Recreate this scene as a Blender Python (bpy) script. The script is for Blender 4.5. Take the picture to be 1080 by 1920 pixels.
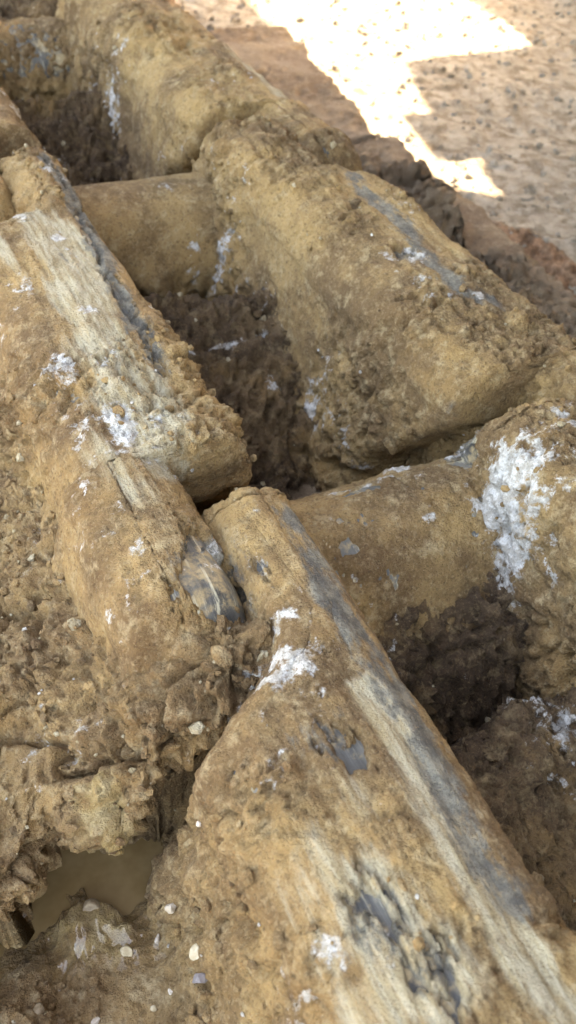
import bpy, bmesh, math, random
import numpy as np
from mathutils import Vector, Matrix

# ------------------------------------------------------------------ clean
for o in list(bpy.data.objects):
    bpy.data.objects.remove(o)
SC = bpy.context.scene
COL = SC.collection
S = 0.17                                   # one layout unit is 17 cm (camera height over the rails)

# ------------------------------------------------------------------ camera
CAM_R = Matrix(((0.891036, -0.444559, 0.091772), (-0.252578, -0.653537, -0.713508), (0.377173, 0.612582, -0.694611)))                     # rows: right, down, forward (X across the track, Y along it)
cd = bpy.data.cameras.new('camera')
cam = bpy.data.objects.new('camera', cd); COL.objects.link(cam)
r_, d_, f_ = CAM_R[0], CAM_R[1], CAM_R[2]
cam.matrix_world = Matrix(((r_[0], -d_[0], -f_[0], 0), (r_[1], -d_[1], -f_[1], 0), (r_[2], -d_[2], -f_[2], S), (0, 0, 0, 1)))
cd.sensor_fit = 'VERTICAL'; cd.sensor_height = 36; cd.sensor_width = 36
cd.lens = 36 * 1750.0 / 1920
cd.clip_start = 0.005; cd.clip_end = 500
cd.dof.use_dof = True; cd.dof.focus_distance = 1.45 * S; cd.dof.aperture_fstop = 25
SC.camera = cam

# ------------------------------------------------------------------ light
SUN = Vector((0.70, 0.10, 0.70)).normalized()          # towards the sun
elev = math.asin(SUN.z); rot = math.atan2(SUN.x, SUN.y)
w = bpy.data.worlds.new('World'); SC.world = w; w.use_nodes = True
nt = w.node_tree; nt.nodes.clear()
sky = nt.nodes.new('ShaderNodeTexSky'); sky.sky_type = 'NISHITA'; sky.sun_disc = False
sky.sun_elevation = elev; sky.sun_rotation = rot; sky.air_density = 1.0; sky.dust_density = 4.0; sky.ozone_density = 0.6
bg = nt.nodes.new('ShaderNodeBackground'); bg.inputs['Strength'].default_value = 0.15
out = nt.nodes.new('ShaderNodeOutputWorld')
nt.links.new(sky.outputs[0], bg.inputs[0]); nt.links.new(bg.outputs[0], out.inputs[0])
sl = bpy.data.lights.new('sun', 'SUN'); sl.energy = 2.7; sl.angle = math.radians(0.5); sl.color = (1.0, 0.965, 0.91)
sun = bpy.data.objects.new('sun', sl); COL.objects.link(sun)
sun.rotation_euler = SUN.to_track_quat('Z', 'Y').to_euler()
SC.view_settings.view_transform = 'Standard'; SC.view_settings.look = 'None'
SC.view_settings.gamma = 1; SC.view_settings.use_curve_mapping = False
SC.view_settings.exposure = 4.1
SC.view_settings.use_white_balance = True; SC.view_settings.white_balance_temperature = 9000; SC.view_settings.white_balance_tint = 14
SC.cycles.max_bounces = 6; SC.cycles.diffuse_bounces = 4

# ------------------------------------------------------------------ noise
RNG = np.random.default_rng(7)
PERM = np.tile(RNG.permutation(256), 3).astype(np.int32)
GR = RNG.normal(size=(256, 3)).astype(np.float32); GR /= np.linalg.norm(GR, axis=1, keepdims=True)
JIT = RNG.random((256, 3)).astype(np.float32)
RND = RNG.random(256).astype(np.float32)

def perlin(P):
    P = P.astype(np.float32); I = np.floor(P).astype(np.int32); F = P - I; I &= 255
    U = F * F * F * (F * (F * 6 - 15) + 10)
    r = 0
    for a in (0, 1):
        wa = U[:, 0] if a else 1 - U[:, 0]
        pa = PERM[(I[:, 0] + a) & 255]
        for b in (0, 1):
            wb = U[:, 1] if b else 1 - U[:, 1]
            pb = PERM[pa + ((I[:, 1] + b) & 255)]
            for c in (0, 1):
                wc = U[:, 2] if c else 1 - U[:, 2]
                g = GR[PERM[pb + ((I[:, 2] + c) & 255)]]
                r = r + wa * wb * wc * (g[:, 0] * (F[:, 0] - a) + g[:, 1] * (F[:, 1] - b) + g[:, 2] * (F[:, 2] - c))
    return r * 1.5

def fbm(P, freq, octs=4, gain=0.5, seed=0.0, stretch=(1, 1, 1)):
    Q = P * np.array(stretch, np.float32) * freq + seed * 17.31
    r = 0; a = 1.0
    for k in range(octs):
        r = r + a * perlin(Q); Q = Q * 2.03 + 5.7; a *= gain
    return r

def worley(P, freq, seed=0.0):
    """nearest and second nearest distance, cell value"""
    Q = (P * freq + seed * 9.13).astype(np.float32); I = np.floor(Q).astype(np.int32); F = Q - I
    n = len(Q); f1 = np.full(n, 9, np.float32); f2 = np.full(n, 9, np.float32); cv = np.zeros(n, np.float32)
    for a in (-1, 0, 1):
        pa = PERM[(I[:, 0] + a) & 255]
        for b in (-1, 0, 1):
            pb = PERM[pa + ((I[:, 1] + b) & 255)]
            for c in (-1, 0, 1):
                h = PERM[pb + ((I[:, 2] + c) & 255)]
                J = JIT[h]
                d = (J[:, 0] + a - F[:, 0]) ** 2 + (J[:, 1] + b - F[:, 1]) ** 2 + (J[:, 2] + c - F[:, 2]) ** 2
                nearer = d < f1
                f2 = np.where(nearer, f1, np.minimum(f2, d)); cv = np.where(nearer, RND[h], cv); f1 = np.where(nearer, d, f1)
    return np.sqrt(f1), np.sqrt(f2), cv

def sm(a, b, x):
    t = np.clip((x - a) / (b - a), 0, 1); return t * t * (3 - 2 * t)

def blobs(P, L):
    """soft ellipsoids: (x, y, z, along-X radius, along-Y radius, weight)"""
    m = np.zeros(len(P), np.float32)
    for (x, y, z, rx, ry, wt) in L:
        rz = max(rx, ry) * 1.5 + 0.06
        d = ((P[:, 0] - x) / rx) ** 2 + ((P[:, 1] - y) / ry) ** 2 + ((P[:, 2] - z) / rz) ** 2
        m = np.maximum(m, wt * np.exp(-d * 0.9))
    return m

def path(P, pts, rad, wt=1.0):
    """soft band round a polyline of places on the rail"""
    m = np.zeros(len(P), np.float32)
    for A, B in zip(pts[:-1], pts[1:]):
        A = np.array(A[:2]); B = np.array(B[:2]); D = B - A
        t = np.clip(((P[:, :2] - A) @ D) / (D @ D), 0, 1)
        d = np.linalg.norm(P[:, :2] - A - t[:, None] * D, axis=1)
        m = np.maximum(m, wt * np.exp(-(d / rad) ** 2))
    return m

# ------------------------------------------------------------------ mesh helpers
def mesh_of(name, V, Fq, mat, attrs=None, smooth=True):
    me = bpy.data.meshes.new(name)
    V = np.asarray(V, np.float32) * S; Fq = np.asarray(Fq, np.int32); k = Fq.shape[1]
    me.vertices.add(len(V)); me.vertices.foreach_set('co', V.ravel())
    me.loops.add(Fq.size); me.loops.foreach_set('vertex_index', Fq.ravel())
    me.polygons.add(len(Fq))
    me.polygons.foreach_set('loop_start', np.arange(0, Fq.size, k, dtype=np.int32))
    me.polygons.foreach_set('loop_total', np.full(len(Fq), k, np.int32))
    me.polygons.foreach_set('use_smooth', np.full(len(Fq), smooth, bool))
    for nm, a in (attrs or {}).items():
        at = me.attributes.new(nm, 'FLOAT', 'POINT'); at.data.foreach_set('value', np.asarray(a, np.float32))
    me.update(calc_edges=True); me.validate()
    me.materials.append(mat)
    return me

def link(name, me, parent=None, loc=(0, 0, 0)):
    o = bpy.data.objects.new(name, me); COL.objects.link(o)
    o.location = Vector(loc) * S
    if parent: o.parent = parent
    return o

def empty(name, loc):
    o = bpy.data.objects.new(name, None); COL.objects.link(o); o.location = Vector(loc) * S; o.empty_display_size = 0.02
    return o

def tag(o, label, cat, group=None):
    o['label'] = label; o['category'] = cat
    if group: o['group'] = group
    return o

def grid_faces(ny, nx):
    i = np.arange(ny * nx).reshape(ny, nx)
    return np.stack([i[:-1, :-1], i[:-1, 1:], i[1:, 1:], i[1:, :-1]], -1).reshape(-1, 4)

def grid_normals(G, flip=1):
    du = np.gradient(G, axis=1); dv = np.gradient(G, axis=0)
    n = np.cross(du, dv); n /= np.linalg.norm(n, axis=2, keepdims=True) + 1e-9
    return (n * flip).reshape(-1, 3).astype(np.float32)

# ------------------------------------------------------------------ materials
class NT:
    def __init__(s, name):
        s.m = bpy.data.materials.new(name); s.m.use_nodes = True; s.t = s.m.node_tree
        s.b = s.t.nodes['Principled BSDF']
        g = s.n('ShaderNodeNewGeometry'); v = s.n('ShaderNodeVectorMath'); v.operation = 'SCALE'
        v.inputs['Scale'].default_value = 1 / S; s.l(g.outputs['Position'], v.inputs[0]); s.pos = v.outputs[0]
        s.pointy = g.outputs['Pointiness']
    def n(s, k): return s.t.nodes.new(k)
    def l(s, a, b): s.t.links.new(a, b)
    def noise(s, scale, detail=4, rough=0.55, stretch=None, off=0.0):
        v = s.pos
        if stretch or off:
            mp = s.n('ShaderNodeMapping'); mp.inputs['Scale'].default_value = stretch or (1, 1, 1)
            mp.inputs['Location'].default_value = (off, off * 1.7, off * .3); s.l(v, mp.inputs[0]); v = mp.outputs[0]
        t = s.n('ShaderNodeTexNoise'); t.inputs['Scale'].default_value = scale; t.inputs['Detail'].default_value = detail
        t.inputs['Roughness'].default_value = rough; s.l(v, t.inputs['Vector']); return t.outputs[0]
    def vor(s, scale):
        t = s.n('ShaderNodeTexVoronoi'); t.inputs['Scale'].default_value = scale; s.l(s.pos, t.inputs['Vector']); return t
    def attr(s, nm):
        a = s.n('ShaderNodeAttribute'); a.attribute_name = nm; return a.outputs['Fac']
    def math(s, op, a, b=0.0, c=None):
        m = s.n('ShaderNodeMath'); m.operation = op
        for i, x in enumerate((a, b) if c is None else (a, b, c)):
            if isinstance(x, (int, float)): m.inputs[i].default_value = x
            else: s.l(x, m.inputs[i])
        return m.outputs[0]
    def step(s, x, lo, hi, a=0.0, b=1.0):
        m = s.n('ShaderNodeMapRange'); m.interpolation_type = 'SMOOTHSTEP'
        s.l(x, m.inputs[0])
        for i, q in enumerate((lo, hi, a, b)): m.inputs[i + 1].default_value = q
        return m.outputs[0]
    def mix(s, f, a, b):
        m = s.n('ShaderNodeMix'); m.data_type = 'RGBA'
        if isinstance(f, (int, float)): m.inputs[0].default_value = f
        else: s.l(f, m.inputs[0])
        for i, x in ((6, a), (7, b)):
            if isinstance(x, tuple): m.inputs[i].default_value = (*x, 1)
            else: s.l(x, m.inputs[i])
        return m.outputs[2]
    def bump(s, h, strength, dist):
        b = s.n('ShaderNodeBump'); b.inputs['Strength'].default_value = strength; b.inputs['Distance'].default_value = dist * S
        s.l(h, b.inputs['Height']); s.l(b.outputs[0], s.b.inputs['Normal'])
    def set(s, nm, x):
        if isinstance(x, (int, float)): s.b.inputs[nm].default_value = x
        else: s.l(x, s.b.inputs[nm])

def mud_material(name, tan, brown, pale, pink=None):
    """dry clay: tone drifts, grains, lime stains ('white'), wet film ('wet'), smeared pale clay ('pale'), grey smears ('grey')"""
    k = NT(name)
    n1 = k.noise(2.6, 5, 0.6); n2 = k.noise(11, 5, 0.65, off=3.1); n3 = k.noise(70, 4, 0.7, off=8.7); n4 = k.noise(30, 5, 0.7, off=5.2)
    c = k.mix(k.step(k.math('ADD', n1, k.math('MULTIPLY', n2, 0.6)), 0.66, 0.94), brown, tan)
    n0 = k.noise(5.5, 6, 0.65, off=11.3); c = k.mix(k.math('MULTIPLY', k.step(n0, 0.52, 0.70), 0.6), c, (0.40, 0.235, 0.085))
    c = k.mix(k.math('MULTIPLY', k.step(k.noise(7, 6, 0.65, off=15.3), 0.54, 0.70), 0.65), c, tuple(x * 0.62 for x in brown))
    c = k.mix(k.math('MULTIPLY', k.step(n4, 0.50, 0.70), 0.65), c, pale)
    c = k.mix(k.math('MULTIPLY', k.step(n3, 0.54, 0.72), 0.45), c, tuple(x * 0.5 for x in brown))
    v = k.vor(150); c = k.mix(k.math('MULTIPLY', k.step(v.outputs['Color'], 0.72, 0.85), 0.22), c, pale)
    v2 = k.vor(210); c = k.mix(k.math('MULTIPLY', k.step(v2.outputs['Color'], 0.74, 0.86), 0.38), c, tuple(x * 0.45 for x in brown))
    if pink: c = k.mix(k.step(k.noise(4, 4, 0.6, off=1.3), 0.46, 0.66), c, pink)
    dk = k.attr('dark'); c = k.mix(k.math('MULTIPLY', dk, 0.75), c, (0.085, 0.050, 0.026))
    st = k.noise(16, 5, 0.65, stretch=(2.6, 0.35, 1), off=2.2)
    pl = k.step(k.math('ADD', k.attr('pale'), k.math('MULTIPLY', k.math('SUBTRACT', st, 0.5), 1.3)), 0.28, 0.62)
    pl = k.math('MULTIPLY', pl, k.step(k.attr('pale'), 0.05, 0.25))
    c = k.mix(pl, c, k.mix(k.step(k.noise(40, 5, 0.7, stretch=(2.6, 0.3, 1), off=7.7), 0.38, 0.62), (0.40, 0.30, 0.16), (0.53, 0.45, 0.30)))
    gn = k.noise(22, 6, 0.7, stretch=(1.6, 0.6, 1), off=6.4)
    gr = k.step(k.math('ADD', k.attr('grey'), k.math('MULTIPLY', k.math('SUBTRACT', gn, 0.5), 2.2)), 0.36, 0.72)
    gr = k.math('MULTIPLY', gr, k.step(k.attr('grey'), 0.08, 0.3, 0, 0.92))
    c = k.mix(gr, c, k.mix(k.step(n4, 0.38, 0.66), (0.105, 0.100, 0.086), (0.27, 0.245, 0.185)))
    wn = k.noise(26, 7, 0.72, off=4.4)
    wh = k.step(k.math('ADD', k.attr('white'), k.math('MULTIPLY', k.math('SUBTRACT', wn, 0.5), 2.9)), 0.50, 0.80)
    wh = k.math('MULTIPLY', wh, k.step(k.attr('white'), 0.03, 0.2))
    c = k.mix(k.math('MULTIPLY', wh, 0.92), c, k.mix(k.step(n3, 0.4, 0.62), (0.50, 0.46, 0.39), (0.82, 0.80, 0.74)))
    yl = k.step(k.math('ADD', k.attr('yellow'), k.math('MULTIPLY', k.math('SUBTRACT', k.noise(13, 5, 0.65, off=21), 0.5), 1.6)), 0.45, 0.7)
    c = k.mix(k.math('MULTIPLY', yl, 0.75), c, k.mix(k.step(n4, 0.4, 0.62), (0.42, 0.29, 0.115), (0.53, 0.40, 0.20)))
    wet = k.attr('wet'); c = k.mix(k.math('MULTIPLY', wet, 0.45), c, (0.27, 0.175, 0.070))
    k.l(c, k.b.inputs['Base Color'])
    k.set('Coat Weight', k.step(wet, 0.25, 0.8)); k.b.inputs['Coat Roughness'].default_value = 0.07
    k.set('Roughness', k.step(wet, 0.1, 0.75, 0.92, 0.14)); k.set('Specular IOR Level', 0.35)
    gn2 = k.noise(260, 3, 0.7, off=12.9); c = k.mix(k.math('MULTIPLY', k.step(gn2, 0.56, 0.68), 0.45), c, tuple(x * 0.4 for x in brown)); c = k.mix(k.math('MULTIPLY', k.step(gn2, 0.43, 0.33), 0.35), c, pale)
    k.l(c, k.b.inputs['Base Color'])
    h = k.math('ADD', k.math('MULTIPLY', gn2, 1.0), k.math('MULTIPLY', k.noise(150, 5, 0.75), 0.9)); h = k.math('ADD', h, k.math('ADD', n3, k.math('MULTIPLY', n4, 1.3)))
    k.bump(h, 0.9, 0.011)
    return k.m

def steel_material():
    k = NT('worn_steel')
    st = k.noise(9, 6, 0.65, stretch=(4.5, 0.22, 1)); n = k.noise(14, 6, 0.7, off=2); f = k.noise(60, 4, 0.7, off=7)
    c = k.mix(k.step(st, 0.36, 0.64), (0.040, 0.039, 0.036), (0.125, 0.118, 0.100))
    c = k.mix(k.step(k.math('ADD', n, k.math('MULTIPLY', f, .5)), 0.69, 0.90), c, (0.34, 0.25, 0.13))
    st2 = k.noise(30, 5, 0.7, stretch=(3.5, 0.16, 1), off=5)
    c = k.mix(k.math('MULTIPLY', k.step(st2, 0.55, 0.66), 0.7), c, (0.50, 0.45, 0.31))
    wn = k.noise(34, 7, 0.75, off=9); c = k.mix(k.step(wn, 0.60, 0.68), c, (0.62, 0.60, 0.55))
    k.l(c, k.b.inputs['Base Color']); k.set('Metallic', 0.0); k.set('Roughness', k.step(f, 0.3, 0.7, 0.50, 0.75)); k.set('Specular IOR Level', 0.4)
    k.bump(k.math('ADD', st2, k.math('MULTIPLY', f, 0.6)), 0.5, 0.004)
    return k.m

TAN, BROWN, PALE = (0.43, 0.270, 0.108), (0.190, 0.110, 0.046), (0.54, 0.40, 0.215)
M_CRUST = mud_material('dry_clay_crust', TAN, BROWN, PALE)
M_SHADE_MUD = mud_material('packed_mud_shaded', (0.185, 0.110, 0.050), (0.085, 0.049, 0.024), (0.37, 0.26, 0.13))  # packed, damp mud; colour also darkened to stand in for shade in the gaps
M_BANK = mud_material('crumbly_mud', (0.40, 0.252, 0.105), (0.215, 0.126, 0.054), (0.48, 0.36, 0.20))
M_SHOE = mud_material('pinkish_dirt', (0.31, 0.215, 0.125), (0.21, 0.135, 0.078), (0.42, 0.33, 0.22), pink=(0.31, 0.225, 0.145))
M_STEEL = steel_material()

# ------------------------------------------------------------------ crust relief shared by everything muddy
def relief(P, rough, fine=True):
    """height of clods, crumbs, creases and pits; rough 0..1 per point"""
    w1 = fbm(P, 8, 3, 0.5, 1.0)
    W = P + 0.035 * np.stack([w1, np.roll(w1, 1), -w1], 1)
    a1, a2, av = worley(W, 17, 1.0); b1, b2, bv = worley(W, 46, 2.0)
    soft = 0.25 + rough
    h = 0.011 * fbm(P, 5, 3, 0.5, 4.0)
    rd = 1 - np.abs(perlin(W * 15 + 3.3)); h -= 0.014 * np.clip(rd - 0.80, 0, 1) / 0.2 * rough * sm(-0.2, 0.4, w1)        # creases
    h += 0.008 * fbm(P, 20, 4, 0.62, 6.0) * soft
    h += (0.016 * sm(0.0, 0.22, a2 - a1) * (av - 0.35) + 0.006 * sm(0.0, 0.25, b2 - b1) * (bv - 0.3)) * rough       # clods of unequal height
    pit = sm(0.22, 0.45, fbm(W, 24, 2, 0.5, 9.0)); h -= 0.016 * pit * rough     # pits where crumbs fell out
    pit2 = sm(0.25, 0.5, fbm(W, 55, 2, 0.5, 19.0)); h -= 0.007 * pit2 * soft
    if fine:
        c1, c2, cv = worley(P, 95, 3.0)
        h += 0.0075 * np.sqrt(np.clip(0.30 - c1 * c1, 0, 1)) * sm(0.45, 0.95, cv) * (0.25 + rough)
    return h

def zeros(P): return np.zeros(len(P), np.float32)

# ------------------------------------------------------------------ where the lime, bare steel and smears sit (layout units)
WHITE = [(0.3318, 1.3294, -0.060, 0.0257, 0.0618, 1.10), (0.3714, 1.1536, -0.020, 0.0308, 0.0706, 1.05), (0.4133, 1.4896, -0.050, 0.0278, 0.0305, 1.00), (0.4000, 1.3216, -0.030, 0.0394, 0.0640, 0.55), (0.4711, 1.1414, -0.010, 0.0273, 0.0474, 0.60), (0.4554, 1.7594, -0.020, 0.0476, 0.1084, 0.50), (0.5206, 2.1005, -0.020, 0.0410, 0.0533, 0.50), (0.3482, 1.6378, -0.080, 0.0205, 0.0592, 0.70), (0.4917, 0.8841, -0.030, 0.0198, 0.0214, 0.60), (0.4077, 0.3812, -0.020, 0.0199, 0.0432, 0.45), (0.4071, 1.8848, -0.060, 0.0226, 0.0458, 0.95), (0.3364, 1.5835, -0.100, 0.0168, 0.0218, 0.70), (0.5621, 1.2500, -0.050, 0.0118, 0.0449, 1.00), (0.4146, 0.8703, -0.040, 0.0276, 0.0211, 0.85), (0.3887, 0.9125, -0.060, 0.0207, 0.0270, 0.60), (0.3283, 0.8938, -0.200, 0.0193, 0.0512, 1.10), (0.4062, 0.6075, -0.040, 0.0436, 0.0453, 1.05), (0.4536, 0.6966, -0.030, 0.0182, 0.0256, 0.95), (0.3442, 0.5174, -0.100, 0.0159, 0.0563, 0.75), (0.3200, 0.4633, -0.120, 0.0100, 0.0372, 0.70), (0.3514, 0.5962, -0.120, 0.0150, 0.0391, 0.75), (0.3018, 0.2809, -0.060, 0.0143, 0.0287, 0.80), (0.2782, 0.2616, -0.060, 0.0258, 0.0418, 0.50), (0.4009, 0.5148, -0.030, 0.0279, 0.0543, 0.50), (0.2982, 1.2858, -0.200, 0.0102, 0.0398, 0.70), (0.4275, 1.1276, -0.010, 0.0270, 0.0701, 0.55), (1.1371, 1.4778, -0.020, 0.0316, 0.0442, 1.00), (1.1826, 1.2940, 0.000, 0.0208, 0.0210, 0.90), (1.0199, 2.9438, -0.230, 0.0421, 0.0846, 1.00), (0.9536, 3.1319, -0.270, 0.1003, 0.0574, 0.60), (1.0501, 2.8779, -0.250, 0.0567, 0.0639, 0.70), (0.9729, 2.0101, -0.240, 0.0642, 0.0455, 0.85), (1.0990, 2.1292, -0.240, 0.0278, 0.0281, 0.85), (0.8721, 2.0936, -0.300, 0.0388, 0.0388, 0.60), (1.1177, 1.9106, -0.150, 0.0114, 0.0185, 0.80), (0.7237, 1.6976, -0.240, 0.0305, 0.0149, 0.90), (0.8191, 1.6983, -0.240, 0.0567, 0.0134, 0.90), (0.9054, 1.7030, -0.240, 0.0288, 0.0136, 0.90), (0.9892, 1.4707, -0.320, 0.0227, 0.0591, 0.70), (0.9096, 2.3901, -0.200, 0.0355, 0.0294, 0.85), (0.9889, 2.3860, -0.200, 0.0358, 0.0190, 0.80), (0.8862, 1.0479, -0.180, 0.0393, 0.0350, 1.00), (0.8037, 1.0123, -0.170, 0.0498, 0.0155, 0.75), (0.7402, 1.0213, -0.170, 0.0393, 0.0128, 0.60), (0.9949, 0.8528, -0.100, 0.0606, 0.0737, 1.15), (0.9741, 0.7961, -0.140, 0.0466, 0.0706, 1.10), (0.9811, 0.7898, -0.250, 0.0466, 0.0712, 0.95), (0.9704, 0.8487, -0.300, 0.0314, 0.0272, 0.60), (1.0876, 0.8818, -0.020, 0.0218, 0.0515, 0.90), (1.0056, 1.0332, -0.150, 0.0253, 0.0164, 0.70), (0.8810, 1.0625, -0.170, 0.0414, 0.0188, 0.80), (0.8721, 0.4795, -0.330, 0.0475, 0.0617, 1.00), (0.8640, 0.5426, -0.280, 0.0468, 0.0268, 0.90), (0.8194, 0.4083, -0.400, 0.0421, 0.0298, 0.85), (0.7980, 0.5354, -0.350, 0.0663, 0.0492, 0.55), (0.7991, 0.4827, -0.370, 0.0568, 0.0616, 0.50), (0.5595, 2.5336, -0.030, 0.0319, 0.0622, 0.80), (0.5628, 2.3429, -0.030, 0.0299, 0.0273, 0.60), (0.3222, 1.1803, -0.250, 0.0200, 0.0182, 0.70), (1.0137, 0.6892, -0.200, 0.0157, 0.0255, 0.70), (0.4659, 1.7561, -0.020, 0.0357, 0.0774, 0.45), (0.4140, 0.4682, -0.030, 0.0275, 0.0358, 0.40)]
STEEL_SPOTS = [(0.3814, 0.7979, -0.030, 0.0543, 0.0524, 1.50), (0.3822, 0.8754, -0.050, 0.0243, 0.0422, 0.60), (0.4038, 0.5035, -0.040, 0.0315, 0.0409, 0.60), (0.4263, 0.4629, -0.030, 0.0276, 0.0314, 0.60), (0.4273, 0.5605, -0.050, 0.0145, 0.0282, 0.50), (0.9942, 1.0082, -0.080, 0.0366, 0.0344, 1.00), (1.0127, 1.0075, -0.040, 0.0404, 0.0289, 0.80), (1.1302, 1.4916, -0.080, 0.0395, 0.0289, 0.95), (0.3520, 0.2829, -0.030, 0.0386, 0.0418, 0.50), (0.3753, 0.2138, -0.020, 0.0380, 0.0329, 0.50), (0.3750, 0.3407, -0.050, 0.0200, 0.0346, 0.55), (0.3866, 0.1799, -0.020, 0.0253, 0.0329, 0.60), (0.7966, 1.0017, -0.165, 0.0692, 0.0154, 0.90)]
PALE_SPOTS = [(0.4531, 1.7146, -0.020, 0.0643, 0.1672, 1.20), (0.4179, 1.5335, -0.030, 0.0541, 0.0985, 1.10), (0.4139, 1.1927, -0.010, 0.0693, 0.1321, 1.10), (0.3923, 1.3583, -0.030, 0.0500, 0.1040, 0.80), (0.3950, 1.0666, -0.020, 0.0349, 0.0681, 0.80), (0.3273, 1.0880, -0.100, 0.0361, 0.1057, 0.70), (0.3507, 0.9994, -0.100, 0.0349, 0.0681, 0.60), (0.3520, 0.2829, -0.030, 0.0643, 0.0919, 0.75), (0.3585, 0.2119, -0.010, 0.0812, 0.0649, 0.80), (0.3212, 0.3426, -0.060, 0.0397, 0.0947, 0.60), (0.3349, 1.7600, -0.100, 0.0168, 0.0937, 0.90), (0.5955, 0.8725, -0.010, 0.0334, 0.0434, 0.50), (0.3949, 0.4071, -0.030, 0.0269, 0.0524, 0.50)]
GREY_SPOTS = [(0.5441, 2.0940, -0.020, 0.0301, 0.0888, 0.90), (0.5039, 1.5939, -0.010, 0.0290, 0.1016, 0.75), (0.4892, 1.4581, -0.010, 0.0315, 0.0683, 0.70), (0.4610, 1.6680, -0.020, 0.0402, 0.0895, 0.45), (0.3955, 0.8260, -0.040, 0.0594, 0.0721, 1.00), (0.4038, 0.5035, -0.040, 0.0420, 0.0546, 0.75), (0.3491, 0.2779, -0.030, 0.0449, 0.0584, 0.60), (0.3753, 0.2138, -0.020, 0.0443, 0.0411, 0.60), (0.9988, 1.0148, -0.080, 0.0511, 0.0531, 0.70), (1.1302, 1.4916, -0.080, 0.0494, 0.0385, 0.75)]
STREAK_NEAR = [(0.522, 0.876), (0.530, 0.800), (0.518, 0.663), (0.514, 0.567), (0.511, 0.479), (0.503, 0.417), (0.494, 0.345), (0.490, 0.283), (0.494, 0.242)]
PALE_NEAR = [(0.491, 0.540), (0.483, 0.434), (0.472, 0.333), (0.465, 0.248), (0.468, 0.173), (0.475, 0.119)]
STREAK_TOP = [(0.527, 2.164), (0.535, 1.938), (0.507, 1.636), (0.495, 1.475), (0.480, 1.265)]
STREAK_RIGHT = [(1.203, 1.877), (1.191, 1.750), (1.198, 1.614), (1.165, 1.428), (1.161, 1.318), (1.203, 1.261)]
STREAK_FAR = [(1.291, 2.872), (1.281, 2.686), (1.265, 2.395)]
PALE_TOP = [(0.426, 1.893), (0.436, 1.658), (0.431, 1.350), (0.421, 1.160), (0.390, 1.030)]

def marks(P):
    white = np.maximum(blobs(P, WHITE), 0.34 * sm(0.15, 0.6, fbm(P, 5, 3, 0.6, 41.0, (1.3, 0.7, 1))) * (P[:, 2] > -0.35) * (P[:, 1] < 2.9))
    steel = np.maximum.reduce([blobs(P, STEEL_SPOTS), path(P, STREAK_TOP, 0.017, 0.5)])
    pale = np.maximum.reduce([blobs(P, PALE_SPOTS), path(P, PALE_NEAR, 0.028), path(P, STREAK_FAR, 0.025, 0.8), path(P, PALE_TOP, 0.035, 0.75)])
    pale *= (P[:, 2] > -0.14)
    grey = np.maximum.reduce([blobs(P, GREY_SPOTS), path(P, STREAK_RIGHT, 0.032, 0.72), path(P, STREAK_NEAR, 0.034, 0.72), path(P, STREAK_TOP, 0.030, 0.8)]) * (P[:, 2] > -0.2)
    return white, steel, pale, grey

# ------------------------------------------------------------------ track links
PITCH = 1.28; PIN0 = 0.94; ZC = -0.29
def link_section(y, yn, mirror, wide):   # wide > 0: the right rail's wider bushing end
    """outline of the steel link at every y: left, right, top, bottom (left rail layout)"""
    yf = yn + PITCH
    ye = yn + (0.128 if mirror else 0.132)
    arm = 1 - sm(ye - 0.005, ye + 0.005, y)
    nose = sm(yf - 0.40, yf - 0.235, y)
    xl = 0.33 - 0.055 * (not mirror) - 0.030 * arm + (0.108 + 0.055 * (not mirror) - wide * 0.7) * nose
    if mirror: xl = xl - 0.095 * (1 - nose * 0.4)
    xr = (0.530 if mirror else 0.550) - (0.108 + wide + 0.02 * (not mirror)) * arm + 0.006 * nose
    zt = np.zeros_like(y)
    q = np.clip((yn - 0.14 - y) / 0.11, 0, 1); zt = np.where(y < yn - 0.14, ZC + (-ZC) * np.sqrt(1 - q * q), zt)
    nb, na = (yf + 0.006, 0.100) if mirror else (yf - 0.010, 0.095)
    q = np.clip((y - nb) / na, 0, 1); zt = np.where(y > nb, ZC + (-ZC - 0.012) * np.sqrt(1 - q * q), zt)
    zt = np.minimum(zt, -0.0)
    return xl, xr, zt

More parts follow.
